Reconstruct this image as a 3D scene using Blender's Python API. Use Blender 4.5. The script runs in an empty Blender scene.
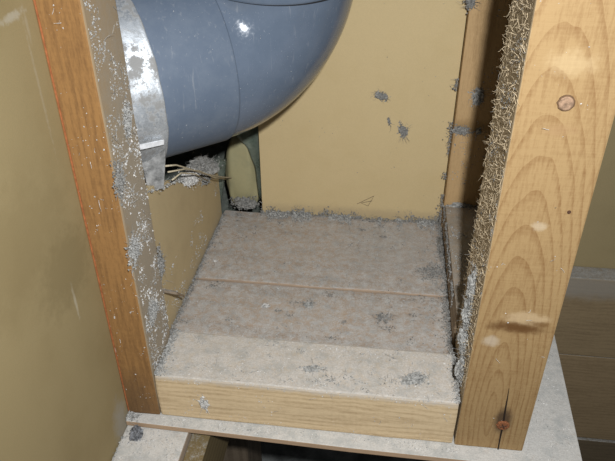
import bpy, bmesh, math, random
from mathutils import Vector, Matrix, noise
random.seed(7)
S = bpy.context.scene
COL = S.collection

# ------------------------------------------------------------------ camera
CAM = Vector((0.1598, -0.3247, 0.3979))
PITCH, YAW, ROLL, FPX = math.radians(33.1326), math.radians(7.3898), math.radians(-0.3132), 638.77
FWD = Vector((-math.sin(YAW)*math.cos(PITCH), math.cos(YAW)*math.cos(PITCH), -math.sin(PITCH)))
_r0 = Vector((math.cos(YAW), math.sin(YAW), 0)); _u0 = _r0.cross(FWD)
RGT = math.cos(ROLL)*_r0 + math.sin(ROLL)*_u0
UPV = -math.sin(ROLL)*_r0 + math.cos(ROLL)*_u0
cd = bpy.data.cameras.new('camera'); cam = bpy.data.objects.new('camera', cd); COL.objects.link(cam)
cd.sensor_fit = 'HORIZONTAL'; cd.sensor_width = 36; cd.lens = FPX*36/615; cd.clip_start = 0.005
M = Matrix((RGT, UPV, -FWD)).transposed().to_4x4(); M.translation = CAM
cam.matrix_world = M
S.camera = cam

# ------------------------------------------------------------------ light: the camera's own flash beside the lens, weak room light
w = bpy.data.worlds.new('world'); S.world = w; w.use_nodes = True
w.node_tree.nodes['Background'].inputs[0].default_value = (0.93, 0.97, 1.0, 1)
w.node_tree.nodes['Background'].inputs[1].default_value = 0.085
ld = bpy.data.lights.new('camera_flash', 'SPOT'); flash = bpy.data.objects.new('camera_flash', ld); COL.objects.link(flash)
flash.location = CAM + RGT*0.037 + UPV*0.044 - FWD*0.05
ld.energy = 17.0; ld.color = (0.97, 0.985, 1.0)
ld.shadow_soft_size = 0.009; ld.spot_size = math.radians(112); ld.spot_blend = 1.0
flash.rotation_euler = (Vector((0.12, 0.18, 0.03)) - flash.location).to_track_quat('-Z', 'Y').to_euler()
S.view_settings.view_transform = 'Standard'; S.view_settings.look = 'None'
S.view_settings.exposure = 0.0; S.view_settings.gamma = 1.0; S.view_settings.use_curve_mapping = False

# ------------------------------------------------------------------ helpers
def at(px, py, axis, val):
    """point where the sight line through a photo pixel meets the real plane axis=val"""
    d = FWD + RGT*((px-307.5)/FPX) + UPV*((230.5-py)/FPX)
    t = (val-CAM[axis])/d[axis]
    return CAM + d*t
WORLD = {}
def thing(name, loc, label, cat, group=None):
    o = bpy.data.objects.new(name, None); COL.objects.link(o); o.location = loc; o.empty_display_size = .02
    WORLD[o] = Vector(loc); tag(o, label, cat, group); return o
def tag(o, label=None, cat=None, group=None, kind=None):
    if label: o['label'] = label
    if cat: o['category'] = cat
    if group: o['group'] = group
    if kind: o['kind'] = kind
    return o
def under(o, parent):
    """make dust that clings to a thing a part of it"""
    if 'category' in o: del o['category']
    o.parent = parent; o.location = WORLD[o]-WORLD[parent]
    return o
def build(name, bm, m, parent=None, smooth=False, origin=None):
    """link a bmesh in world coordinates as one object with its origin at its base"""
    if origin is None:
        xs = [v.co for v in bm.verts]
        origin = Vector(((min(v.x for v in xs)+max(v.x for v in xs))/2, (min(v.y for v in xs)+max(v.y for v in xs))/2, min(v.z for v in xs)))
    bmesh.ops.translate(bm, verts=bm.verts, vec=-origin)
    me = bpy.data.meshes.new(name); bm.to_mesh(me); bm.free()
    if smooth:
        for p in me.polygons: p.use_smooth = True
    me.materials.append(m)
    o = bpy.data.objects.new(name, me); COL.objects.link(o); WORLD[o] = Vector(origin)
    if parent:
        o.parent = parent; o.location = origin - WORLD[parent]
    else: o.location = origin
    return o
def bm_prism(pts, axis, a, b, bev=0.0, seg=2):
    """polygon extruded along an axis from a to b; pts are the two other coordinates in xyz order"""
    bm = bmesh.new()
    def mk(p, c):
        q = list(p); q.insert(axis, c); return bm.verts.new(q)
    A = [mk(p, a) for p in pts]; B = [mk(p, b) for p in pts]
    bm.faces.new(A); bm.faces.new(B[::-1])
    n = len(pts)
    for i in range(n): bm.faces.new((A[i], B[i], B[(i+1) % n], A[(i+1) % n]))
    bmesh.ops.recalc_face_normals(bm, faces=bm.faces)
    if bev: bmesh.ops.bevel(bm, geom=list(bm.edges), offset=bev, segments=seg, affect='EDGES', profile=.6)
    return bm
def bm_box(x0, x1, y0, y1, z0, z1, bev=0.0, cuts=0, rough=0.0, seed=0):
    bm = bm_prism([(x0, y0), (x1, y0), (x1, y1), (x0, y1)], 2, z0, z1, bev)
    if cuts:
        long = [e for e in bm.edges if e.calc_length() > 0.02]
        bmesh.ops.subdivide_edges(bm, edges=long, cuts=cuts, use_grid_fill=True)
    if rough:
        for v in bm.verts:
            v.co += noise.noise_vector(v.co*38+Vector((seed*7.1, 3, 1)))*rough
    return bm
def bm_tube(path, r, n=10, bm=None, cap=True, flat=1.0):
    bm = bm or bmesh.new(); rings = []
    P = [Vector(p) for p in path]
    up = Vector((0.31, 0.22, 0.92))
    for i, p in enumerate(P):
        d = (P[min(i+1, len(P)-1)]-P[max(i-1, 0)]).normalized()
        e1 = d.cross(up).normalized(); e2 = d.cross(e1)
        rr = r[i] if isinstance(r, (list, tuple)) else r
        rings.append([bm.verts.new(p+e1*rr*math.cos(2*math.pi*k/n)+e2*rr*flat*math.sin(2*math.pi*k/n)) for k in range(n)])
    for a, b in zip(rings, rings[1:]):
        for k in range(n): bm.faces.new((a[k], a[(k+1) % n], b[(k+1) % n], b[k]))
    if cap: bm.faces.new(rings[0][::-1]); bm.faces.new(rings[-1])
    return bm

# ------------------------------------------------------------------ materials
class NT:
    def __init__(s, name):
        s.m = bpy.data.materials.new(name); s.m.use_nodes = True; s.t = s.m.node_tree; s.n = s.t.nodes
        s.b = s.n['Principled BSDF']; s.tc = s.n.new('ShaderNodeTexCoord'); s.geo = s.n.new('ShaderNodeNewGeometry')
        s.o = s.tc.outputs['Object']
    def L(s, a, b): s.t.links.new(a, b)
    def put(s, sock, v):
        if hasattr(v, 'is_linked'): s.L(v, sock)
        elif v is not None: sock.default_value = v
    def map(s, scale=(1, 1, 1), rot=(0, 0, 0), loc=(0, 0, 0), src=None):
        n = s.n.new('ShaderNodeMapping'); s.L(src or s.o, n.inputs[0])
        n.inputs['Scale'].default_value = scale; n.inputs['Rotation'].default_value = rot; n.inputs['Location'].default_value = loc
        return n.outputs[0]
    def noise(s, vec, scale, detail=4, rough=.6, dist=0):
        n = s.n.new('ShaderNodeTexNoise'); s.L(vec, n.inputs['Vector']); n.inputs['Scale'].default_value = scale
        n.inputs['Detail'].default_value = detail; n.inputs['Roughness'].default_value = rough; n.inputs['Distortion'].default_value = dist
        return n.outputs['Fac']
    def ramp(s, f, lo, hi, a=0.0, b=1.0):
        n = s.n.new('ShaderNodeMapRange'); s.L(f, n.inputs['Value']); n.interpolation_type = 'SMOOTHSTEP'
        for k, v in (('From Min', lo), ('From Max', hi), ('To Min', a), ('To Max', b)): n.inputs[k].default_value = v
        return n.outputs['Result']
    def math(s, op, a, b=None):
        n = s.n.new('ShaderNodeMath'); n.operation = op; s.put(n.inputs[0], a)
        if b is not None: s.put(n.inputs[1], b)
        return n.outputs[0]
    def mix(s, f, a, b, mode='MIX'):
        n = s.n.new('ShaderNodeMix'); n.data_type = 'RGBA'; n.blend_type = mode; s.put(n.inputs[0], f)
        for i, c in ((6, a), (7, b)):
            s.put(n.inputs[i], c if hasattr(c, 'is_linked') else (*c, 1))
        return n.outputs[2]
    def spot(s, c, r, soft=.35, wob=.5, wscale=60):
        """mask of an irregular patch around local point c with radii r"""
        n = s.n.new('ShaderNodeVectorMath'); n.operation = 'SUBTRACT'; s.L(s.o, n.inputs[0]); n.inputs[1].default_value = c
        d = s.n.new('ShaderNodeVectorMath'); d.operation = 'DIVIDE'; s.L(n.outputs[0], d.inputs[0]); d.inputs[1].default_value = r
        l = s.n.new('ShaderNodeVectorMath'); l.operation = 'LENGTH'; s.L(d.outputs[0], l.inputs[0])
        nn = s.noise(s.o, wscale, 5, .65)
        v = s.math('ADD', l.outputs['Value'], s.math('MULTIPLY', s.math('SUBTRACT', nn, .5), wob*2))
        return s.ramp(v, 1-soft, 1+soft, 1, 0)
    def up(s, lo=.4, hi=.8):
        x = s.n.new('ShaderNodeSeparateXYZ'); s.L(s.geo.outputs['Normal'], x.inputs[0]); return s.ramp(x.outputs[2], lo, hi)
    def bump(s, h, strength=.3, dist=.0005):
        n = s.n.new('ShaderNodeBump'); s.L(h, n.inputs['Height']); n.inputs['Strength'].default_value = strength; n.inputs['Distance'].default_value = dist
        s.L(n.outputs[0], s.b.inputs['Normal'])
    def done(s, col, rough=.7, spec=.3, metal=0):
        s.put(s.b.inputs['Base Color'], col if hasattr(col, 'is_linked') else (*col, 1)); s.put(s.b.inputs['Roughness'], rough)
        s.b.inputs['Specular IOR Level'].default_value = spec; s.b.inputs['Metallic'].default_value = metal
        return s.m
DUST = (0.37, 0.365, 0.35)
def LP(px, py, axis, val, org):
    return tuple(at(px, py, axis, val)-Vector(org))
def wood(name, light, dark, axis=2, ring=55, tilt=(.06, .09), centre=(0, 0, 0), contrast=.6, dust_up=0.0, dust_side=0.0, dcol=DUST, spots=(), bump=.35, fine=1.0, distort=2.5, rough=.68, profile='SIN', line=(.25, 1.0), tone=.6, saw=.3, grit=1.1):
    s = NT(name)
    rot = [0, 0, 0]; others = [i for i in range(3) if i != axis]
    rot[others[0]] = tilt[0]; rot[others[1]] = tilt[1]
    wv = s.n.new('ShaderNodeTexWave'); wv.wave_type = 'RINGS'; wv.rings_direction = 'XYZ'[axis]; wv.wave_profile = profile
    sc = [1, 1, 1]; sc[axis] = .35
    v = s.map(sc, rot, centre); s.L(v, wv.inputs['Vector'])
    wv.inputs['Scale'].default_value = ring; wv.inputs['Distortion'].default_value = distort; wv.inputs['Detail'].default_value = 2
    wv.inputs['Detail Scale'].default_value = .6; wv.inputs['Detail Roughness'].default_value = .55
    g = s.ramp(wv.outputs['Fac'], *line)
    fs = [1, 1, 1]; fs[axis] = .07
    fib = s.noise(s.map(fs), 750*fine, 4, .7)
    big = s.noise(s.map([1 if i != axis else .25 for i in range(3)]), 45, 4, .6)
    f = s.math('MULTIPLY', g, contrast)
    f = s.math('ADD', f, s.math('MULTIPLY', s.math('SUBTRACT', fib, .48), 1.6))
    f = s.math('ADD', f, s.math('MULTIPLY', s.math('SUBTRACT', big, .45), tone))
    ss = [.09, .09, .09]; ss[axis] = 1
    sw = s.noise(s.map(ss), 620, 3, .65)
    f = s.math('ADD', f, s.math('MULTIPLY', s.math('SUBTRACT', sw, .5), saw))
    fib = s.math('ADD', fib, s.math('MULTIPLY', sw, saw))
    gr = s.noise(s.map([1 if i != axis else .4 for i in range(3)]), 620, 3, .8)
    f = s.math('ADD', f, s.math('MULTIPLY', s.math('SUBTRACT', gr, .48), grit))
    cl = s.n.new('ShaderNodeClamp'); s.L(f, cl.inputs[0])
    col = s.mix(cl.outputs[0], light, dark)
    for c, r, cc, st, soft, wob, ws in spots:
        col = s.mix(s.math('MULTIPLY', s.spot(c, r, soft, wob, ws), st), col, cc)
    if dust_up or dust_side:
        n1 = s.noise(s.o, 160, 6, .7); n2 = s.noise(s.o, 900, 3, .6)
        nn = s.math('ADD', s.math('MULTIPLY', n1, .65), s.math('MULTIPLY', n2, .35))
        dm = s.math('MULTIPLY', s.up(), s.ramp(nn, .55-.5*dust_up, .88-.42*dust_up))
        if dust_side:
            dm = s.math('MAXIMUM', dm, s.ramp(nn, .72-.4*dust_side, .80-.3*dust_side, 0, .85))
        n3 = s.noise(s.o, 70, 6, .75); dc = s.mix(n2, [x*.66 for x in dcol], [min(1, x*1.3) for x in dcol]); dc = s.mix(s.ramp(n3, .42, .68, 0, .75), dc, [dcol[0]*.66, dcol[1]*.70, dcol[2]*.72])
        col = s.mix(dm, col, dc)
        h = s.math('ADD', s.math('MULTIPLY', fib, .5), s.math('MULTIPLY', s.math('MULTIPLY', nn, dm), 2.0))
    else: h = fib
    s.bump(h, bump, .0006)
    return s.done(col, rough, .25)
def board(name, base, dark, mott=25, amt=.5, spots=(), rough=.75, fine=.25):
    s = NT(name)
    n1 = s.noise(s.o, mott, 5, .6); n2 = s.noise(s.o, 1400, 2, .5)
    col = s.mix(s.ramp(n1, .42, .75, 0, amt), base, dark)
    col = s.mix(s.math('MULTIPLY', s.ramp(n2, .3, .8), fine), col, [x*.72 for x in base])
    for c, r, cc, st, soft, wob, ws in spots:
        col = s.mix(s.math('MULTIPLY', s.spot(c, r, soft, wob, ws), st), col, cc)
    s.bump(n2, .12, .0004)
    return s.done(col, rough, .25)
def plain(name, base, var=.25, scale=300, rough=.8, spec=.2, metal=0, bump=0.0):
    s = NT(name); n = s.noise(s.o, scale, 4, .6)
    col = s.mix(s.ramp(n, .25, .75), [x*(1-var) for x in base], [min(1, x*(1+var)) for x in base])
    if bump: s.bump(n, bump, .0006)
    return s.done(col, rough, spec, metal)
m_dust = plain('grey_lint', (0.29, 0.287, 0.272), .55, 420, .95, .1, 0, .5)
m_dustw = plain('pale_dust', (0.42, 0.41, 0.39), .5, 500, .95, .15, 0, .4)
m_dustd = plain('dark_lint', (0.20, 0.195, 0.182), .5, 420, .95, .1, 0, .5)
m_fibre = plain('straw_fibre', (0.42, 0.36, 0.25), .3, 500, .8)

# ------------------------------------------------------------------ dimensions
L = 0.2277            # clear width between the two studs
HS = 0.045            # height of the sill
DS = 0.051            # depth of the sill
FB = 0.2455           # face of the back panel
ZF = 0.0425           # floorboards
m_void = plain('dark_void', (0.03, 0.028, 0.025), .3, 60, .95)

# ------------------------------------------------------------------ setting
o = build('wall_back', bm_box(.0375, .2240, FB, FB+.012, 0.0, .62, .0006),
    board('back_board', (.475, .368, .200), (.44, .335, .172), 30, .5,
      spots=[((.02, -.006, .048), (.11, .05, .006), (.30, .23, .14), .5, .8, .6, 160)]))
tag(o, 'tan wallboard panel standing behind the dusty cavity floor', 'wall', kind='structure')
WB = o
# pencil scribble low on the back panel
pm = bmesh.new()
sc_pts = [at(357, 204, 1, FB-.0003), at(374, 196, 1, FB-.0003), at(368, 206, 1, FB-.0003), at(361, 203, 1, FB-.0003), at(372, 201, 1, FB-.0003)]
bm_tube(sc_pts, .00025, 4, pm)
build('pencil_mark', pm, plain('pencil', (.12, .09, .06), .2), WB)

# inner left panel with a ragged top where the pipe was let through
top = [(.2330, .100), (.222, .1035), (.210, .1020), (.198, .108), (.186, .1105), (.172, .120), (.158, .124), (.145, .134), (.130, .1370), (.118, .147), (.106, .1500), (.094, .160), (.080, .165), (.064, .172), (.0475, .176)]
pts = [(.0475, .0)]+[(.2330, .0)]+top
o = build('wall_inner', bm_prism(pts, 0, -.0165, -.0035, .0004, 1),
    board('inner_board', (.44, .345, .195), (.36, .275, .155), 40, .55,
      spots=[((0, 0, .03), (.02, .12, .022), (.36, .30, .21), .7, .6, .7, 130)]))
tag(o, 'tan board left of the cavity, broken off below the pipe', 'wall', kind='structure')

WO = (-.033, -.3103, -.075)
# outer left panel running towards the viewer
o = build('wall_left', bm_box(-.040, -.026, -.62, -.0006, -.075, .75, .0008),
    board('left_board', (.285, .222, .112), (.235, .178, .084), 14, .75,
      spots=[(LP(12, 17, 0, -.026, WO), (.01, .0100, .0020), (.44, .41, .34), .5, .6, 1.3, 300),
             (LP(27, 25, 0, -.026, WO), (.01, .0012, .008), (.42, .38, .30), .25, .6, .9, 300),
             (LP(40, 90, 0, -.026, WO), (.01, .0010, .030), (.42, .38, .30), .22, .6, 1.5, 400),
             (LP(75, 300, 0, -.026, WO), (.01, .0012, .012), (.50, .47, .38), .45, .6, .8, 320),
             (LP(68, 268, 0, -.026, WO), (.01, .03, .022), (.185, .14, .065), .6, .5, .9, 120),
             (LP(20, 250, 0, -.026, WO), (.01, .05, .03), (.20, .15, .07), .4, .5, .9, 90),
             (LP(122, 425, 0, -.026, WO), (.01, .010, .022), (.30, .28, .24), .7, .6, .9, 160)]))
tag(o, 'smooth olive tan board beside the left stud', 'wall', kind='structure')

# the wall far behind on the left, seen only through the gap by the foam
o = build('wall_rear', bm_box(-.16, .05, .300, .315, -.30, .62), plain('rear_masonry', (.10, .11, .095), .4, 90, .9, .2, 0, .5)); tag(o, 'dark rough wall deep in the gap', 'wall', kind='structure')
o = build('void_backing', bm_box(-.175, -.16, -.62, .315, -.30, .62), m_void); tag(o, 'near-black backing added to keep the left cavity dark', 'wall', kind='structure')  # backing added behind the hole, coloured near black so the void stays dark
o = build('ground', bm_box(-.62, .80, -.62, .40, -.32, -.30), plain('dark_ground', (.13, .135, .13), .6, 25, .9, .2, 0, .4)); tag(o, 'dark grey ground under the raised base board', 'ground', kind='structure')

# right-hand wall: tan board above, timber planks below
w_o = build('wall_right', bm_box(.262, .64, .190, .204, -.30, .62, .0006), board('right_board', (.215, .170, .088), (.18, .14, .07), 20, .6))
tag(w_o, 'olive tan board above horizontal planks, right of the stud', 'wall', kind='structure')
m_pl = [wood('plank_wood_%d' % i, l, d, 0, 70, (.05, .08), (0, 0, .03*i), .2, .6, .08, dcol=(.25, .24, .22), spots=sp, distort=8, tone=1.0) for i, (l, d, sp) in enumerate([
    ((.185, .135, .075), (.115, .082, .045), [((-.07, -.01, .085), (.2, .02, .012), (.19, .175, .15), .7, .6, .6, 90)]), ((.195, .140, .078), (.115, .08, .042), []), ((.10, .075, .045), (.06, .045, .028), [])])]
for i, (a, b) in enumerate(((-.0555, .0395), (-.1765, -.0570), (-.298, -.1785))):
    build('plank', bm_box(.262, .62, .170+.0015*(i % 2), .1895, a, b, .0012), m_pl[i], w_o)

# ------------------------------------------------------------------ floor of the cavity
FL = thing('floor', (0.11, .15, 0.0), None, None); FL['kind'] = 'structure'; FL['label'] = 'two dusty boards forming the floor of the cavity'; FL['category'] = 'floor'
m_floor = [wood('floor_wood_%d' % i, (.33, .245, .175), (.22, .165, .12), 0, 30, (.04, .10), (0, 0, .02), .45, .52, .0, dcol=(.41, .398, .378), spots=sp) for i, sp in enumerate([
    [((-.02, 0, .04), (.05, .02, .02), (.36, .255, .165), .55, .5, .5, 40)],
    [((-.03, 0, .04), (.06, .04, .02), (.36, .255, .165), .55, .5, .5, 30), ((.06, .01, .04), (.04, .04, .02), (.33, .29, .25), .5, .5, .6, 40)]])]
def floorboard(y0, y1, z, seed, m):
    bm = bm_box(-.0030, .2245, y0, y1, 0.0, z, .0012, 18, 0, seed)
    for v in bm.verts:
        if v.co.z > .03: v.co.z += noise.noise(v.co*22+Vector((seed, 0, 0)))*.0010
        v.co.y += noise.noise(Vector((v.co.x*14, 3.3, 0)))*.0010
    return build('floorboard', bm, m, FL)
floorboard(.0522, .1238, ZF-.0006, 1, m_floor[0])
floorboard(.1247, .2440, ZF+.0008, 2, m_floor[1])

# ------------------------------------------------------------------ timbers
m_sill = wood('sill_pine', (.54, .415, .255), (.31, .215, .115), 0, 75, (.03, .05), (0, .03, -.02), .30, .72, .0, dcol=(.47, .435, .39), fine=.8, distort=5, spots=[((0, -.028, .0455), (.4, .01, .0045), (.43, .40, .36), .8, .7, .9, 160), ((0, .0, .0455), (.4, .06, .002), (.42, .34, .25), .8, .4, .3, 60)])
sill = build('sill_plate', bm_box(.0006, L-.0012, 0, DS, 0.0012, HS, .0018, 8, .0005, 3), m_sill)
tag(sill, 'pale pine sill timber lying between the two studs, top thick with white dust', 'timber')

lst = build('wall_stud', bm_box(-.046, 0, 0.0, .0445, .0008, .62, .0016, 10, .0004, 5), wood('left_stud_wood', (.250, .132, .046), (.105, .052, .020), 2, 75, (.02, .03), (.03, .05, 0), .15, .3, .0, fine=.6, distort=6, tone=1.2,
      spots=[((.0232, .0, .2), (.0008, .08, .6), (.30, .225, .138), .95, .25, .2, 200), ((.0232, .006, .13), (.0008, .03, .15), (.29, .265, .22), .55, .5, .7, 170),
             ((-.004, -.022, .005), (.03, .008, .035), (.085, .052, .027), .6, .6, .5, 80)]))
tag(lst, 'orange brown stud beside the outer board, inner side crusted with grey lint', 'timber', 'upright studs of the frame')

build('edge_strip', bm_box(-.0259, -.0250, -.0005, .0006, .001, .61), plain('red_primer', (.30, .105, .04), .3, 200), lst)['label'] = 'thin reddish edge line'
RO = (L+.025, .032, .0008)
rs_sp = [(LP(527, 319, 1, 0, RO), (.0130, .02, .0055), (.44, .325, .19), .65, .35, .7, 190),
         (LP(518, 327.5, 1, 0, RO), (.0150, .02, .0040), (.105, .050, .016), 1.0, .7, .9, 170),
         (LP(541, 324, 1, 0, RO), (.0050, .02, .0016), (.13, .065, .02), .7, .7, .8, 170),
         (LP(491, 341, 1, 0, RO), (.0050, .02, .0042), (.44, .37, .28), .6, .5, .8, 200),
         (LP(503, 421, 1, 0, RO), (.0058, .02, .0115), (.060, .036, .020), .92, .5, .4, 200),
         (LP(539, 226, 1, 0, RO), (.0040, .02, .0025), (.46, .38, .27), .5, .6, .9, 260),
         (LP(560, 130, 1, 0, RO), (.0070, .02, .0030), (.27, .165, .08), .5, .6, .9, 240),
         (LP(572, 63, 1, 0, RO), (.0100, .02, .0060), (.43, .32, .175), .5, .6, .9, 200),
         ((-.0252, .0, .15), (.0007, .06, .60), (.42, .33, .21), .85, .4, .3, 120)]
rst = build('wall_stud', bm_box(L, L+.0500, 0.0, .064, .0008, .62, .0013, 10, .0003, 9),
    wood('right_stud_wood', (.290, .190, .087), (.185, .100, .038), 2, 90, (.45, .05), (.004, .0345, .05), .5, .2, .0, spots=rs_sp, fine=.8, distort=2.2, profile='SAW', line=(.55, 1.0), tone=.8, saw=.7, bump=.5))
tag(rst, 'light pine stud with rusty screw and long crack near its foot', 'timber', 'upright studs of the frame')

# cavity side: stud at the back corner and slanted lower board
m_bs = wood('back_stud_wood', (.40, .265, .13), (.26, .165, .075), 2, 30, (.03, .04), (0, .04, 0), .6, .6, .06,
      spots=[((-.004, -.02, .155), (.02, .03, .006), (.22, .135, .055), .7, .6, .6, 120)])
bst = build('wall_stud', bm_box(.2245, .2605, .2350, .2750, .0008, .62, .0010, 6, .0003, 11), m_bs)
tag(bst, 'knotty stud beside the back panel, half in the shadow of the pine stud', 'timber', 'upright studs of the frame')
lb = build('blocking', bm_box(.2256, .2605, .0655, .2343, .0008, .0715, .0012, 8, .0004, 12), wood('blocking_wood', (.30, .225, .15), (.19, .135, .085), 1, 30, (.03, .04), (0, .02, 0), .6, .55, .15, dcol=(.29, .26, .22)))
tag(lb, 'low dusty timber block lying between the pine stud and the back corner stud', 'timber')

# base board carrying the frame
pts = [(-.0255, -.0085), (.150, -.0125), (.3195, -.0135), (.3255, .121), (.3275, .166), (.262, .168), (.262, .2999), (-.155, .2999), (-.155, .0), (-.0480, .0002), (-.0255, .0)]
o = build('base_board', bm_prism(pts, 2, -.0044, 0.0006, .0007), wood('base_wood', (.36, .25, .16), (.25, .165, .10), 0, 30, (.03, .04), (0, 0, .03), .5, .97, .25, dcol=(.47, .455, .425)))
tag(o, 'thin whitish base board under the sill, reaching out past the right stud', 'board')

m_jo = wood('joist_wood', (.42, .34, .26), (.30, .23, .17), 1, 30, (.03, .04), (0, 0, .03), .5, .85, .2, dcol=(.50, .48, .445))
o = build('floor_joist', bm_box(-.0255, .0245, -.40, .28, -.075, -.0052, .0014, 8, .0004, 14), m_jo)
tag(o, 'white dusted joist running under the base board beside the outer board', 'timber')
o = build('batten', bm_box(.0252, .0400, -.40, .28, -.075, -.0120, .001, 6, .0003, 15), wood('batten_wood', (.15, .11, .05), (.09, .065, .03), 1, 40, (.03, .04), (0, 0, .03), .5, .2, .05))
tag(o, 'narrow brown batten fixed along the right of the joist', 'timber')
# what carries joist, batten and base above the ground
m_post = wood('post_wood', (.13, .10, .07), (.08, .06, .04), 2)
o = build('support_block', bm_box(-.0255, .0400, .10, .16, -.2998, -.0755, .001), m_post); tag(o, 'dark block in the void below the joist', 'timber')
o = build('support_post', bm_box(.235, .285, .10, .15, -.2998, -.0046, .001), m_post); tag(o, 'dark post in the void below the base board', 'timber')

# ------------------------------------------------------------------ screws, nails, crack
def disc(c, r, h, name, m, parent, slot=None, n=18):
    """screw or nail head facing the viewer (-Y)"""
    bm = bmesh.new(); rings = []
    for rr, yy in ((r, .0012), (r, -h*.5), (r*.82, -h), (r*.2, -h*1.05)):
        rings.append([bm.verts.new((c[0]+rr*math.cos(2*math.pi*k/n)*(1+.06*math.sin(3*k)), c[1]+yy, c[2]+rr*math.sin(2*math.pi*k/n))) for k in range(n)])
    for a, b in zip(rings, rings[1:]):
        for k in range(n): bm.faces.new((a[k], a[(k+1) % n], b[(k+1) % n], b[k]))
    bm.faces.new(rings[-1])
    bmesh.ops.recalc_face_normals(bm, faces=bm.faces)
    ob = build(name, bm, m, parent)
    if slot:
        for rot in (0.4, 0.4+math.pi/2):
            d = Vector((math.cos(rot), 0, math.sin(rot)))*r*.55
            build('screw_slot', bm_tube([Vector(c)+Vector((0, -h*1.08, 0))-d, Vector(c)+Vector((0, -h*1.08, 0))+d], r*.12, 5), slot, ob)
    return ob
m_rust = plain('rust', (.20, .075, .030), .5, 900, .85, .3, .1, .4)
m_rustd = plain('dark_rust', (.07, .035, .02), .4, 900, .9)
m_knot = plain('plug_wood', (.24, .155, .10), .45, 420, .8, .2, 0, .3)
m_knotd = plain('plug_rim', (.10, .058, .030), .3, 600, .8)
disc(at(503, 425, 1, 0), .0046, .0012, 'screw', m_rust, rst, m_rustd)['label'] = 'rusty screw head'
p = at(566, 103, 1, 0)
pl = disc(p, .0045, .0006, 'wood_plug', m_knotd, rst); pl['label'] = 'round brown plug'
k2 = disc(p+Vector((0, -.0005, 0)), .0037, .0005, 'plug_face', m_knot, pl)
disc(at(569, 212, 1, 0), .0011, .0007, 'nail', m_rustd, rst)['label'] = 'small dark nail head'
# crack through the screw
bm = bmesh.new(); cp = [(509, 388), (507, 400), (505, 411), (503, 424), (500, 438), (497.5, 451.5)]
wd = [.0001, .0004, .0006, .0007, .00055, .00045]
A = []; B = []
for (x, y), ww in zip(cp, wd):
    q = at(x, y, 1, 0)
    for lst_, sgn in ((A, -1), (B, 1)): lst_.append(q+Vector((sgn*ww, -.00045, 0)))
front = [(bm.verts.new(a), bm.verts.new(b)) for a, b in zip(A, B)]
back = [(bm.verts.new(a+Vector((0, .003, 0))), bm.verts.new(b+Vector((0, .003, 0)))) for a, b in zip(A, B)]
for i in range(len(cp)-1):
    bm.faces.new((front[i][0], front[i][1], front[i+1][1], front[i+1][0])); bm.faces.new((back[i][1], back[i][0], back[i+1][0], back[i+1][1]))
    for s_ in (0, 1): bm.faces.new((front[i][s_], front[i+1][s_], back[i+1][s_], back[i][s_]))
bmesh.ops.recalc_face_normals(bm, faces=bm.faces)
build('crack', bm, plain('crack_dark', (.02, .012, .008), .2), rst)['label'] = 'long dark split running through the screw'
# splinter of wood sticking out behind the left stud
q0 = at(166, 291, 0, .0005); q1 = at(184, 296, 1, .062)
o = build('wood_splinter', bm_tube([q0+Vector((-.002, .0, 0)), q0.lerp(q1, .5)+Vector((0, 0, .0006)), q1], [.0024, .0024, .0013], 6, None, True, .55), wood('splinter_wood', (.23, .17, .11), (.11, .08, .05), 0, 30, (0, 0), (0, 0, 0), .5, .5, .1))
tag(o, 'flat brown splinter poking out at the back of the left stud', 'splinter')

# ------------------------------------------------------------------ pipe
P0 = Vector((.0172, .1431, .2434)); PR = .0656; RB = .0587
PA = Vector((.78385, .61948, .04269)); PB = Vector((.08311, -.17279, .98145))
def axis_pt(t):
    if t < 0: return P0+PA*t, PA
    an = t/RB
    if an < math.pi/2: return P0+PA*RB*math.sin(an)+PB*RB*(1-math.cos(an)), PA*math.cos(an)+PB*math.sin(an)
    return P0+PA*RB+PB*(RB+t-RB*math.pi/2), PB
SIDE = PA.cross(PB).normalized()
def pipe_part(stations, n=72, keep=None):
    """surface of revolution about the bent axis: stations are (t, radius)"""
    bm = bmesh.new(); rings = []
    for t, r in stations:
        p, d = axis_pt(t); e2 = SIDE.cross(d).normalized()
        rings.append([bm.verts.new(p+SIDE*r*math.cos(2*math.pi*k/n)+e2*r*math.sin(2*math.pi*k/n)) for k in range(n)])
    for a, b in zip(rings, rings[1:]):
        for k in range(n): bm.faces.new((a[k], a[(k+1) % n], b[(k+1) % n], b[k]))
    bmesh.ops.recalc_face_normals(bm, faces=bm.faces)
    if keep: bmesh.ops.delete(bm, geom=[f for f in bm.faces if not keep(f.calc_center_median())], context='FACES')
    return bm
s = NT('grey_pvc')
n1 = s.noise(s.o, 38, 6, .7); n2 = s.noise(s.o, 520, 4, .7); sc1 = s.noise(s.map((1, 1, .06)), 380, 2, .5)
c = s.mix(s.ramp(n1, .35, .7), (.088, .113, .152), (.104, .130, .172))
c = s.mix(s.ramp(n2, .66, .78, 0, .35), c, (.36, .36, .35)); c = s.mix(s.ramp(sc1, .64, .76, 0, .25), c, (.27, .28, .30))
m_pvc = s.done(c, .17, .5)
s.put(s.b.inputs['Roughness'], s.ramp(n2, .45, .75, .13, .34))
s = NT('grey_pvc_dusty')
n1 = s.noise(s.o, 60, 6, .7); n2 = s.noise(s.o, 420, 4, .7); sc1 = s.noise(s.map((1, 1, .08)), 420, 3, .6)
c = s.mix(s.ramp(n1, .35, .7), (.090, .116, .158), (.110, .136, .176))
c = s.mix(s.ramp(n2, .62, .78, 0, .5), c, (.34, .34, .33)); c = s.mix(s.ramp(sc1, .58, .76, 0, .3), c, (.27, .28, .29))
m_pvcd = s.done(c, .62, .3)
s = NT('galvanised_metal')
n1 = s.noise(s.o, 70, 6, .7); n2 = s.noise(s.o, 300, 5, .7)
c = s.mix(s.ramp(n1, .3, .65), (.70, .74, .78), (.42, .45, .48))
dirt = s.math('MAXIMUM', s.ramp(n1, .46, .57, 0, .8), s.ramp(n2, .50, .66, 0, .75))
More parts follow.
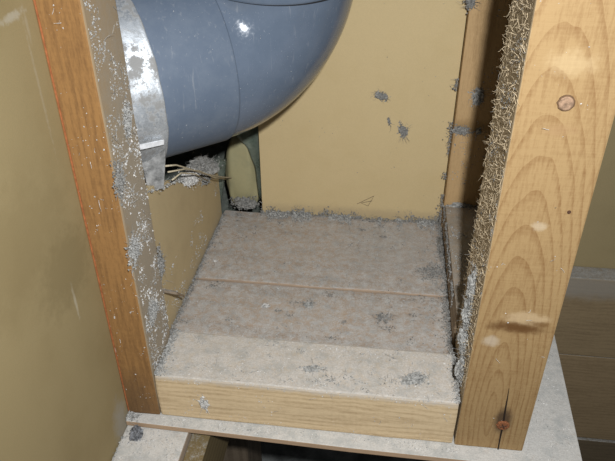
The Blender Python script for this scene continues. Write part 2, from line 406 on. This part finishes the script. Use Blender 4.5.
c = s.mix(dirt, c, (.17, .16, .145)); s.bump(n2, .25, .0008)
m_galv = s.done(c, .34, .5, .85); s.put(s.b.inputs['Metallic'], s.ramp(dirt, .1, .8, .75, .05)); s.put(s.b.inputs['Roughness'], s.ramp(dirt, .1, .8, .46, .85))

PI_ = thing('waste_pipe', (P0.x+PA.x*.03, P0.y+PA.y*.03, P0.z-PR), 'grey plastic drain pipe elbow turning upward in front of the back panel', 'pipe')
so = [(-.060, PR+.0012), (-.0565, PR+.0012), (-.001, PR+.0013), (.0004, PR+.0010), (.0009, PR+.0002), (.0009, PR-.002)]
build('socket', pipe_part(so), m_pvcd, PI_, True)['label'] = 'dull dusty grey pipe socket'
end = RB*math.pi/2
build('elbow', pipe_part([(-.004, PR)]+[(end*i/28, PR) for i in range(29)]), m_pvc, PI_, True)['label'] = 'glossy grey elbow bend'
up_ = [(end-.0002, PR-.001), (end-.0002, PR+.0002), (end+.0006, PR+.0009), (end+.002, PR+.0011), (end+.05, PR+.0011), (end+.051, PR-.002)]
build('riser', pipe_part(up_), m_pvc, PI_, True)
build('joint_ring', pipe_part([(end-.0010, PR-.001), (end-.0010, PR+.0002), (end-.0002, PR+.0003), (end-.0002, PR-.001)]), plain('rubber', (.015, .015, .017), .2), PI_, True)
build('riser_pipe', pipe_part([(end+.045, PR-.003), (end+.20, PR-.003)]), m_pvc, PI_, True)

MC = thing('metal_collar', (-.02, .11, .16), 'galvanised metal sleeve round the pipe where it leaves the wall', 'sleeve')
co_st = [(-.0540, PR+.0010), (-.0542, PR+.0022), (-.0550, PR+.0026)]+[(-.0565-.0012*i, PR+.0022) for i in range(66)]
cm = pipe_part(co_st, 160, keep=lambda q: not (q.x < -.0010 and q.y < .0442))
for v in cm.verts: v.co += noise.noise_vector(v.co*55)*.0009
build('sleeve', cm, m_galv, MC, True)['label'] = 'galvanised sheet sleeve'
# folded lower lip and hanging tab of the sleeve
def strip(pa, pb, thick, name, m, parent):
    bm = bmesh.new(); nrm = (pa[1]-pa[0]).cross(pb[0]-pa[0]).normalized()*thick
    g = [[bm.verts.new(a.lerp(b, j/4)+k) for a, b in zip(pa, pb) for j in range(5)] for k in (Vector(), nrm)]
    n = len(pa)
    for lay in range(2):
        for i in range(n-1):
            for j in range(4):
                q = [g[lay][i*5+j], g[lay][i*5+j+1], g[lay][(i+1)*5+j+1], g[lay][(i+1)*5+j]]
                bm.faces.new(q if lay else q[::-1])
    ring = [i*5 for i in range(n)]+[(n-1)*5+j for j in range(1, 5)]+[i*5+4 for i in range(n-2, -1, -1)]+[j for j in range(3, 0, -1)]
    for a, b in zip(ring, ring[1:]+ring[:1]): bm.faces.new((g[0][a], g[0][b], g[1][b], g[1][a]))
    bmesh.ops.recalc_face_normals(bm, faces=bm.faces)
    return build(name, bm, m, parent)
def ym(px, py, y): return at(px, py, 1, y)
strip([ym(139, 140, .0640), ym(143, 165, .0650), ym(149, 192, .0660)], [ym(165.5, 135, .0665), ym(165.5, 160, .0690), ym(164, 187, .0690)], .0012, 'hanging_tab', plain('stained_metal', (.27, .27, .265), .6, 130, .55, .4, .3, .3), MC)['label'] = 'stained metal tab below the sleeve'
def on_pipe(px, py, r):
    """point where the sight line through a photo pixel meets the straight run of the pipe"""
    d = (FWD + RGT*((px-307.5)/FPX) + UPV*((230.5-py)/FPX)).normalized(); t = .2
    while t < .8:
        q = CAM+d*t; k = q-P0
        if (k-PA*k.dot(PA)).length < r: return q
        t += .0005
    return CAM+d*.42
strip([on_pipe(139, 144.5, PR+.0048), on_pipe(139, 149.5, PR+.0058)], [on_pipe(163.5, 139.5, PR+.0038), on_pipe(163.5, 144, PR+.0046)], .0008, 'folded_lip', plain('bright_metal', (.80, .81, .83), .15, 200, .45, .5, .3), MC)['label'] = 'bright folded lip'

# ------------------------------------------------------------------ foam and plastic film in the corner gap
bm = bmesh.new(); bmesh.ops.create_icosphere(bm, subdivisions=4, radius=1)
for v in bm.verts:
    q = v.co.copy(); sx = math.copysign(abs(q.x)**.55, q.x); sy = math.copysign(abs(q.y)**.55, q.y); sz = math.copysign(abs(q.z)**.6, q.z)
    lean = .004*sz
    v.co = Vector((.0165+sx*(.0175-.0040*max(0, sz))-.0015*max(0, sz), .2590+sy*.0115, .0830+sz*.0420))+noise.noise_vector(q*1.7)*.0022
o = build('insulation_foam', bm, board('foam', (.30, .27, .15), (.215, .205, .12), 60, .7, rough=.6), None, True)
tag(o, 'pale yellow insulation foam lump in the corner gap', 'insulation')
s = NT('green_film'); n1 = s.noise(s.o, 90, 4, .6)
m_film = s.done(s.mix(s.ramp(n1, .3, .7), (.15, .19, .15), (.25, .285, .235)), .25, .5); s.b.inputs['Alpha'].default_value = .7
def film(name, edge_a, edge_b, label):
    bm = bmesh.new(); n = 14; rows = []
    for i in range(n+1):
        t = i/n
        def ev(E):
            f = t*(len(E)-1); k = min(int(f), len(E)-2); return E[k].lerp(E[k+1], f-k)
        a, b = ev(edge_a), ev(edge_b); row = []
        for j in range(7):
            q = a.lerp(b, j/6); q = q+Vector((0, 1, .2))*noise.noise(Vector((q.x*110, q.z*60, 2)))*.0016+Vector((0, -.0015*math.sin(j/6*math.pi), 0))
            row.append(bm.verts.new(q))
        rows.append(row)
    for a, b in zip(rows, rows[1:]):
        for j in range(6): bm.faces.new((a[j], a[j+1], b[j+1], b[j]))
    bmesh.ops.solidify(bm, geom=list(bm.faces), thickness=.0004)
    bmesh.ops.recalc_face_normals(bm, faces=bm.faces)
    return tag(build(name, bm, m_film, None, True), label, 'plastic film', 'plastic film in the corner gap')
film('plastic_film', [ym(217, 160, .2375), ym(215, 185, .2375), ym(216, 211, .2370)], [ym(227, 158, .2440), ym(224.5, 182, .2445), ym(220, 213, .2420)], 'green plastic film strip between the inner board and the foam')
film('plastic_film', [ym(234, 134, .2440), ym(247, 147, .2435), ym(255, 167, .2435), ym(259, 198, .2440)], [ym(262, 121, .2620), ym(263, 145, .2600), ym(265, 175, .260), ym(267, 200, .260)], 'green plastic film strip between the foam and the back panel')

# ------------------------------------------------------------------ dust and lint
def speck(bm, p, n, r, rnd):
    """a tiny irregular crumb, flattened on the surface with normal n"""
    t = n.cross(Vector((rnd.random()-.5, rnd.random()-.5, rnd.random()-.5))).normalized(); b = n.cross(t)
    vs = [bm.verts.new(p+t*r*rnd.uniform(.5, 1.3)*math.cos(a)+b*r*rnd.uniform(.4, 1.1)*math.sin(a)) for a in (0, 1.6, 3.1, 4.7)]
    tp = bm.verts.new(p+n*r*rnd.uniform(.4, 1.1)+t*r*rnd.uniform(-.4, .4))
    for i in range(4): bm.faces.new((vs[i], vs[(i+1) % 4], tp))
def hair(bm, p, d, ln, r, rnd, n=3, curl=.5, seg=5):
    path = [p]; dd = d.normalized()
    for i in range(seg):
        dd = (dd+Vector((rnd.gauss(0, 1), rnd.gauss(0, 1), rnd.gauss(0, 1)))*curl*.4).normalized(); path.append(path[-1]+dd*ln/seg)
    bm_tube(path, [r*(1-.12*i) for i in range(seg+1)], n, bm, False)
def dust(name, label, sampler, n, r0, r1, m=None, seed=0, power=3.0, hairs=0, hl=.005):
    """fine dust that nobody could count: one object"""
    rnd = random.Random(seed); bm = bmesh.new()
    k = 0
    while k < n:
        q = sampler(rnd)
        if q is None: continue
        p, nn = q; k += 1
        speck(bm, p-nn*.0001, nn, r0+(r1-r0)*rnd.random()**power, rnd)
    for i in range(hairs):
        q = None
        while q is None: q = sampler(rnd)
        p, nn = q; d = nn*.25+Vector((rnd.gauss(0, 1), rnd.gauss(0, 1), rnd.gauss(0, 1))).cross(nn)
        hair(bm, p+nn*.0003, d, hl*rnd.uniform(.5, 1.5), .00016, rnd)
    o = build(name, bm, m or m_dust)
    return tag(o, label, 'dust', kind='stuff')
UPN, NX, PX, NY = Vector((0, 0, 1)), Vector((-1, 0, 0)), Vector((1, 0, 0)), Vector((0, -1, 0))
def patchy(p, thr, sc=45, off=0): return noise.noise(p*sc+Vector((off, off*2, 0))) + .35*noise.noise(p*sc*3.1) > thr
def clump(name, label, c, n, rx, ry, h, seed, ax=None, m=None, flakes=160, hairs=14, cat='lint', group=None, core=True):
    """felted lump of lint on a surface with normal n; ax is the long direction"""
    rnd = random.Random(seed); bm = bmesh.new(); n = n.normalized()
    t = (ax or n.cross(Vector((.3, .9, .2)))); t = (t-n*t.dot(n)).normalized(); b = n.cross(t)
    if core:
        bmesh.ops.create_icosphere(bm, subdivisions=4, radius=1)
        for v in bm.verts:
            q = v.co.copy(); a = math.atan2(q.y, q.x)
            k = .70+.42*noise.noise(q*1.6+Vector((seed, 0, 0)))+.28*noise.noise(q*4.3+Vector((0, seed, 0)))+.18*noise.noise(q*11)
            hh = (q.z*.75+.05)*k*h
            v.co = c+t*q.x*rx*k*.9+b*q.y*ry*k*.9+n*max(hh, -.0008)
    for i in range(flakes):
        a = rnd.uniform(0, 2*math.pi); rr = abs(rnd.gauss(.62, .32))
        k = .8+.5*noise.noise(Vector((math.cos(a)*1.3, math.sin(a)*1.3, seed)))
        p = c+t*math.cos(a)*rr*rx*k+b*math.sin(a)*rr*ry*k+n*h*max(0, .55*(1-rr*rr))*rnd.uniform(.2, 1.1)
        nn = (n+Vector((rnd.gauss(0, .6), rnd.gauss(0, .6), rnd.gauss(0, .6)))).normalized()
        speck(bm, p, nn, rnd.uniform(.0004, .0013), rnd)
    for i in range(hairs):
        a = rnd.uniform(0, 2*math.pi); rr = rnd.uniform(.2, 1)
        p = c+t*math.cos(a)*rr*rx+b*math.sin(a)*rr*ry+n*h*.2
        hair(bm, p, t*math.cos(a)+b*math.sin(a)+n*rnd.uniform(0, .8), rnd.uniform(.003, .008), .00015, rnd)
    o = build(name, bm, m or m_dust)
    return tag(o, label, cat, group)

# lint lumps that can be told apart
clump('lint_clump', 'upper grey lint tuft stuck on the bare tan back panel', at(381, 96, 1, FB), NY, .0085, .0045, .004, 1, Vector((1, 0, -.2)), m_dustd)
clump('lint_clump', 'lower grey lint tuft stuck on the bare tan back panel', at(403, 131, 1, FB), NY, .0055, .0085, .004, 2, Vector((1, 0, .3)), m_dustd)
clump('lint_clump', 'tiny lint fleck between the two tufts on the back panel', at(389, 121, 1, FB), NY, .002, .005, .002, 3, Vector((1, 0, .3)), m_dustd, 40, 4)
YB = .2350
clump('lint_clump', 'grey lint mat high on the front of the back corner stud', at(478, 97, 1, YB), NY, .010, .0065, .004, 4, UPN, None, 260, 24)
clump('lint_clump', 'grey lint tuft in the corner of back panel and corner stud', at(461, 130, 1, YB), NY, .010, .006, .004, 5, PX, m_dustd, 200, 16)
clump('lint_clump', 'lint hanging at the top end of the corner between back panel and stud', at(470, 2, 1, YB), NY, .008, .005, .006, 6, UPN, m_dustd, 160, 16)
clump('lint_clump', 'lint wad where back panel, floor and timber block meet', at(442, 215, 2, ZF+.004), UPN, .020, .009, .014, 7, Vector((0, 1, 0)), m_dustd, 480, 40)
clump('lint_clump', 'lint strip along the foot of the timber block', Vector((.2225, .20, ZF)), UPN, .030, .0045, .007, 8, Vector((0, 1, 0)), m_dustd, 420, 30)
clump('lint_clump', 'lint mat on the timber block at the foot of the corner stud', Vector((.240, .2330, .0715)), UPN, .014, .004, .006, 9, PX, None, 260, 20)
clump('lint_clump', 'small lint tuft on the front of the corner stud', at(478, 131, 1, YB), NY, .004, .003, .003, 10, UPN, None, 80, 8)
rl = [((474, 285), .016, .007), ((469, 312), .015, .009), ((465, 340), .016, .010), ((462, 370), .013, .009)]
words = ['highest', 'second', 'third', 'lowest']
for i, ((x, y), a, b) in enumerate(rl):
    clump('lint_clump', '%s lint tuft hanging down the inner side of the pine stud' % words[i] if i in (0, 3) else '%s lint tuft from the top down the inner side of the pine stud' % words[i], at(x, y, 0, L-.0005)+Vector((0, 0, 0)), NX, a, b, .007, 20+i, UPN, None, 420, 40)
clump('lint_clump', 'flat patch of loose lint on the cavity floor near the pine stud', at(433, 272, 2, ZF+.0006), UPN, .021, .020, .0030, 30, Vector((1, .4, 0)), m_dustd, 800, 50, core=False)
clump('lint_clump', 'curled lint tuft on the sill near the pine stud', at(414, 379, 2, HS), UPN, .012, .007, .004, 31, Vector((1, .5, 0)), None, 240, 24)
clump('lint_clump', 'faint lint patch on the middle of the sill', at(312, 369, 2, HS), UPN, .010, .005, .0016, 32, Vector((1, .2, 0)), None, 160, 12, core=False)
clump('lint_clump', 'small pale lint drip clinging to the front of the sill', at(204, 403, 1, -.0002), NY, .0035, .0085, .0035, 33, Vector((1, 0, .1)), m_dustw, 160, 8)
clump('lint_clump', 'lint puff on the floor seam beside the inner board', at(215, 262, 2, ZF), UPN, .005, .003, .0025, 34, None, m_dustw, 90, 8)
clump('lint_clump', 'scruffy lint patch on the front floorboard near its middle', at(308, 305, 2, ZF), UPN, .006, .004, .002, 35, None, None, 90, 10)
clump('lint_clump', 'scruffy lint patch on the front floorboard toward the pine stud', at(383, 318, 2, ZF), UPN, .008, .007, .002, 36, None, m_dustd, 130, 16, core=False)
clump('lint_clump', 'small white crumb of lint on the front floorboard by the inner board', at(265, 306, 2, ZF), UPN, .0035, .003, .003, 37, None, m_dustw, 70, 4)
clump('lint_clump', 'dust wad at the foot of the yellow foam', at(245, 203, 1, FB-.004), Vector((0, -.6, .6)), .017, .008, .010, 38, PX, m_dustd, 360, 24)
clump('lint_clump', 'dark dust wad above the yellow foam', at(250, 133, 1, .262), NY, .012, .010, .008, 39, PX, m_dustd, 260, 16)
clump('lint_clump', 'grey fluff heaped on the broken edge of the inner board', at(200, 170, 0, -.008), Vector((.5, -.3, .8)), .026, .016, .012, 40, Vector((0, .9, -.45)), m_dustd, 420, 40)
clump('lint_clump', 'white papery fluff under the sleeve on the inner board', at(189, 178, 0, -.001), Vector((1, -.4, .3)), .014, .008, .006, 41, Vector((0, .9, -.35)), m_dustw, 280, 22)
lf = [((133, 252), 'large grey lint crust half way up the inner side of the orange stud', .014, .012), ((160, 262), 'lint tuft at the back edge of the orange stud', .014, .007), ((152, 312), 'grey lint crust low on the inner side of the orange stud', .012, .012),
      ((118, 180), 'lint crust high on the inner side of the orange stud', .013, .009), ((127, 120), 'lint crust beside the sleeve on the orange stud', .012, .008)]
for i, ((x, y), lab, a, b) in enumerate(lf):
    clump('lint_clump', lab, at(x, y, 0, 0), PX, a, b, .0030, 50+i, UPN, [None, m_dustd][i % 2], 420, 22, core=False)
clump('rubble_lump', 'black and grey rubble lump in the corner of joist and outer board', at(137, 436, 2, -.005)+Vector((.0, 0, .003)), Vector((.4, -.5, .8)), .0085, .0070, .0085, 60, Vector((0, 1, .4)), plain('rubble', (.14, .145, .155), .95, 260, .7, .4, 0, .6), 60, 0, 'rubble')
# dry straw under the pipe
def straw(pts_, label, r=.0007):
    return tag(build('straw', bm_tube(pts_, r, 6), m_fibre, None, True), label, 'straw', 'dry straws on the broken board edge')
straw([at(165, 166, 0, .002), at(176, 165, 0, .005), at(190, 169, 0, .006), at(205, 174, 0, .006), at(222, 177, 0, .006), at(233, 178, 0, .006), at(243, 173, 0, .006)], 'long bent dry straw reaching from the sleeve past the foam')
straw([at(168, 172, 0, .003), at(185, 169, 0, .006), at(200, 171, 0, .007), at(215, 178, 0, .007), at(226, 179, 0, .006)], 'dry straw bowed over the white fluff', .0006)
straw([at(172, 180, 0, .004), at(181, 173, 0, .007), at(195, 174, 0, .008), at(208, 181, 0, .007)], 'short dry straw curled on the white fluff', .0006)

# fine dust on the surfaces
def top_sampler(x0, x1, y0, y1, z, thr=-9, sc=45, off=0):
    def f(r):
        p = Vector((r.uniform(x0, x1), r.uniform(y0, y1), z))
        return (p, UPN) if patchy(p, thr, sc, off) else None
    return f
def side_sampler(axis, val, n, a, b, thr=-9, sc=45, off=0):
    def f(r):
        q = [r.uniform(*a), r.uniform(*b)]; q.insert(axis, val); p = Vector(q)
        return (p, n) if patchy(p, thr, sc, off) else None
    return f
def edge_sampler(p0, p1, n, out, spread, thr=-9, sc=60):
    p0, p1 = Vector(p0), Vector(p1)
    def f(r):
        p = p0.lerp(p1, r.random())
        if not patchy(p, thr, sc): return None
        k = abs(r.gauss(0, 1))*spread*(.6+.8*abs(noise.noise(p*70)))
        return p+out*k+n*max(0, spread*.5-k*.4)*r.random(), (n+Vector((r.gauss(0, .4), r.gauss(0, .4), r.gauss(0, .4)))).normalized()
    return f
dust('sill_dust', 'pale dust grains strewn over the top of the sill', top_sampler(.002, L-.003, .002, DS-.001, HS, -.25), 1900, .00015, .0009, m_dustw, 1, 3, 60, .006)
under(dust('floor_dust', 'grey dust crumbs strewn over the cavity floor', top_sampler(.0, .224, .055, .243, ZF+.0008, -.05, 30), 1900, .00015, .0011, m_dust, 2, 3, 110, .006), FL)
def cluster_sampler(x0, x1, y0, y1, z, k, sd, seed):
    r0 = random.Random(seed); cs = [(r0.uniform(x0, x1), r0.uniform(y0, y1), r0.uniform(.4, 1.5)*sd) for i in range(k)]
    def f(r):
        x, y, q = r.choice(cs); p = Vector((r.gauss(x, q*1.5), r.gauss(y, q), z+abs(r.gauss(0, q*.25))))
        if not (x0 < p.x < x1 and y0 < p.y < y1): return None
        return p, (UPN+Vector((r.gauss(0, .5), r.gauss(0, .5), 0))).normalized()
    return f
under(dust('floor_lint', 'little tufts of grey lint dotted over the cavity floor', cluster_sampler(.002, .222, .056, .240, ZF+.0006, 46, .0022, 5), 1100, .0003, .0011, m_dustd, 31, 2, 120, .004), FL)
dust('sill_lint', 'little tufts of lint dotted over the top of the sill', cluster_sampler(.004, L-.004, .003, .049, HS, 22, .0018, 6), 420, .0002, .0010, m_dust, 32, 2, 60, .004)
dust('panel_foot_lint', 'bumpy lint heaps along the foot of the back panel', edge_sampler((.036, FB-.001, ZF), (.224, FB-.001, ZF), UPN, Vector((0, -1, .12)), .0085, .12, 45), 1500, .0005, .0018, m_dust, 33, 2, 90, .006)
dust('panel_foot_fringe', 'lint bumps standing up against the foot of the back panel', edge_sampler((.036, FB-.0006, ZF), (.224, FB-.0006, ZF), NY, UPN, .0045, .05, 50), 900, .0004, .0015, m_dustd, 34, 2, 60, .005)
dust('panel_foot_dust', 'ragged dust ridge along the foot of the back panel', edge_sampler((.036, FB-.001, ZF), (.224, FB-.001, ZF), UPN, NY, .0055), 2200, .0003, .0014, m_dustd, 4, 2, 70, .006)
dust('panel_low_dust', 'dark dust fringe clinging low on the back panel', edge_sampler((.040, FB-.0003, ZF), (.224, FB-.0003, ZF), NY, UPN, .006, .0), 420, .0002, .0009, m_dustd, 5, 2, 40, .005)
dust('board_foot_dust', 'dust line along the foot of the inner board', edge_sampler((-.0030, .046, ZF+.001), (-.0030, .235, ZF+.001), UPN, PX, .0028), 1500, .0003, .0012, m_dustd, 6, 2, 40, .005)
dust('slant_board_foot_dust', 'dust line along the foot of the timber block', edge_sampler((.2250, .053, ZF+.001), (.2250, .243, ZF+.001), UPN, NX, .0035), 1400, .0003, .0013, m_dustd, 7, 2, 50, .006)
dust('sill_end_dust', 'dust in the corner of sill and orange stud', edge_sampler((.0005, .0, HS), (.0005, .052, HS), UPN, PX, .0040), 900, .0003, .0012, m_dust, 8, 2, 30, .005)
dust('sill_end_dust', 'dust in the corner of sill and pine stud', edge_sampler((L-.001, .0, HS), (L-.001, .052, HS), UPN, NX, .0030), 600, .0003, .0012, m_dust, 9, 2, 30, .005)
dust('stud_side_dust', 'lint flecks over the inner side of the orange stud', side_sampler(0, .0002, PX, (.002, .0435), (.047, .40), .05, 55), 2600, .0002, .0011, m_dust, 10, 2.5, 110, .006)
dust('stud_side_crumbs', 'pale crumbs over the lower inner side of the orange stud', side_sampler(0, .0002, PX, (.004, .0435), (.047, .23), .0, 60, 5), 1000, .0002, .0014, m_dustw, 11, 3)
dust('stud_face_dust', 'scattered pale flecks on the front of the orange stud', side_sampler(1, -.0002, NY, (-.025, -.001), (.002, .36), .05, 60, 2), 150, .0002, .0009, m_dustw, 12, 3, 10)
dust('sill_front_dust', 'scattered pale flecks on the front of the sill', side_sampler(1, -.0002, NY, (.003, L-.004), (.004, .044), .15, 50, 4), 160, .0002, .0009, m_dustw, 13, 3, 12)
dust('sill_lip_dust', 'dust spilling over the front edge of the sill', edge_sampler((.002, .001, HS-.0008), (L-.003, .001, HS-.0008), Vector((0, -.6, .7)).normalized(), Vector((0, -.3, -1)), .0022), 700, .0002, .0008, m_dustw, 14, 2)
dust('base_dust', 'pale dust banked on the base board in front of the sill', top_sampler(-.024, .232, -.0085, -.0008, .0007, -.1), 700, .0002, .0010, m_dustw, 15, 3, 10)
dust('base_dust', 'pale dust on the base board beside the pine stud', top_sampler(L+.052, .317, -.011, .11, .0007, -.1, 60), 500, .0002, .0010, m_dustw, 16, 3, 12)
dust('joist_dust', 'white dust on top of the joist', top_sampler(-.024, .022, -.06, -.0095, -.0050, -.1, 70), 450, .0002, .0011, m_dustw, 17, 3, 6)
dust('corner_dust', 'dust bank in the corner of base board and outer board', edge_sampler((-.0250, -.008, .0007), (-.0250, -.0002, .0007), UPN, PX, .006), 300, .0003, .0014, m_dust, 18, 2, 8)
dust('corner_dust', 'dust bank in the corner of joist and outer board', edge_sampler((-.0252, -.06, -.0065), (-.0252, -.010, -.0065), UPN, PX, .0045), 420, .0003, .0014, m_dust, 19, 2, 8)
dust('board_fluff', 'loose fluff clinging to the inner board', side_sampler(0, -.0034, PX, (.049, .225), (.046, .092), .18, 40), 420, .0002, .0011, m_dust, 20, 2.5, 26)
dust('edge_fluff', 'fluff along the broken edge of the inner board', edge_sampler((-.006, .05, .175), (-.006, .232, .100), UPN, PX, .004), 700, .0003, .0013, m_dust, 21, 2, 40, .007)
dust('stud_lint', 'lint flecks on the front of the back corner stud', side_sampler(1, YB-.0001, NY, (.226, .258), (.08, .36), .22, 40), 260, .0002, .0011, m_dust, 22, 2.5, 14)
dust('corner_lint', 'lint trail down the corner of back panel and corner stud', edge_sampler((.2240, .2400, .05), (.2240, .2400, .22), Vector((-.7, -.7, 0)), NX, .0025, .05, 40), 500, .0003, .0012, m_dustd, 23, 2, 24)
dust('blocking_dust', 'dust flecks on top of the timber block', top_sampler(.2262, .258, .07, .233, .0718, .0, 50), 450, .0002, .0012, m_dust, 24, 2.5, 30)
dust('blocking_edge_dust', 'lint hanging over the edge of the timber block', edge_sampler((.2254, .066, .0712), (.2254, .234, .0712), Vector((-.8, 0, .5)), Vector((-.1, 0, -1)), .006, -.05, 50), 800, .0003, .0013, m_dustd, 29, 2, 40)
dust('panel_flecks', 'few tiny flecks on the bare back panel', side_sampler(1, FB-.0001, NY, (.05, .22), (.07, .30), .2, 40), 60, .0002, .0007, m_dustd, 25, 3, 0)
# rough-sawn whiskers and dust on the inner side of the pine stud
rnd = random.Random(77); bm = bmesh.new()
for i in range(2600):
    p = Vector((L-.0001, rnd.uniform(.0005, .0635), rnd.uniform(.06, .40)))
    hair(bm, p, Vector((-.16, rnd.gauss(0, 1), rnd.gauss(0, .45))), rnd.uniform(.002, .006), .00014, rnd, 3, .45)
under(tag(build('saw_whiskers', bm, plain('whisker_wood', (.46, .37, .245), .4, 500, .8)), 'rough sawn whiskers on the inner side of the pine stud', kind='stuff'), rst)
dust('stud_side_dust', 'lint flecks over the inner side of the pine stud', side_sampler(0, L-.0002, NX, (.001, .063), (.047, .40), .05, 60), 600, .0003, .0010, m_dustd, 26, 2.5, 40)
dust('stud_face_flecks', 'few pale flecks on the front of the pine stud', side_sampler(1, -.0002, NY, (L+.002, L+.048), (.004, .36), .2, 50, 7), 40, .0002, .0007, m_dustw, 27, 3, 8)
def pipe_sampler(r):
    t = r.uniform(-.048, .07); p, d = axis_pt(t); e2 = SIDE.cross(d).normalized(); a = r.uniform(0, 2*math.pi)
    n = SIDE*math.cos(a)+e2*math.sin(a); return p+n*(PR+(.0013 if t < 0 else .0002)), n
pipe_dust = dust('pipe_dust', 'tiny pale specks stuck to the grey pipe', pipe_sampler, 260, .00012, .0004, m_dustw, 28, 3, 0)
under(pipe_dust, PI_)
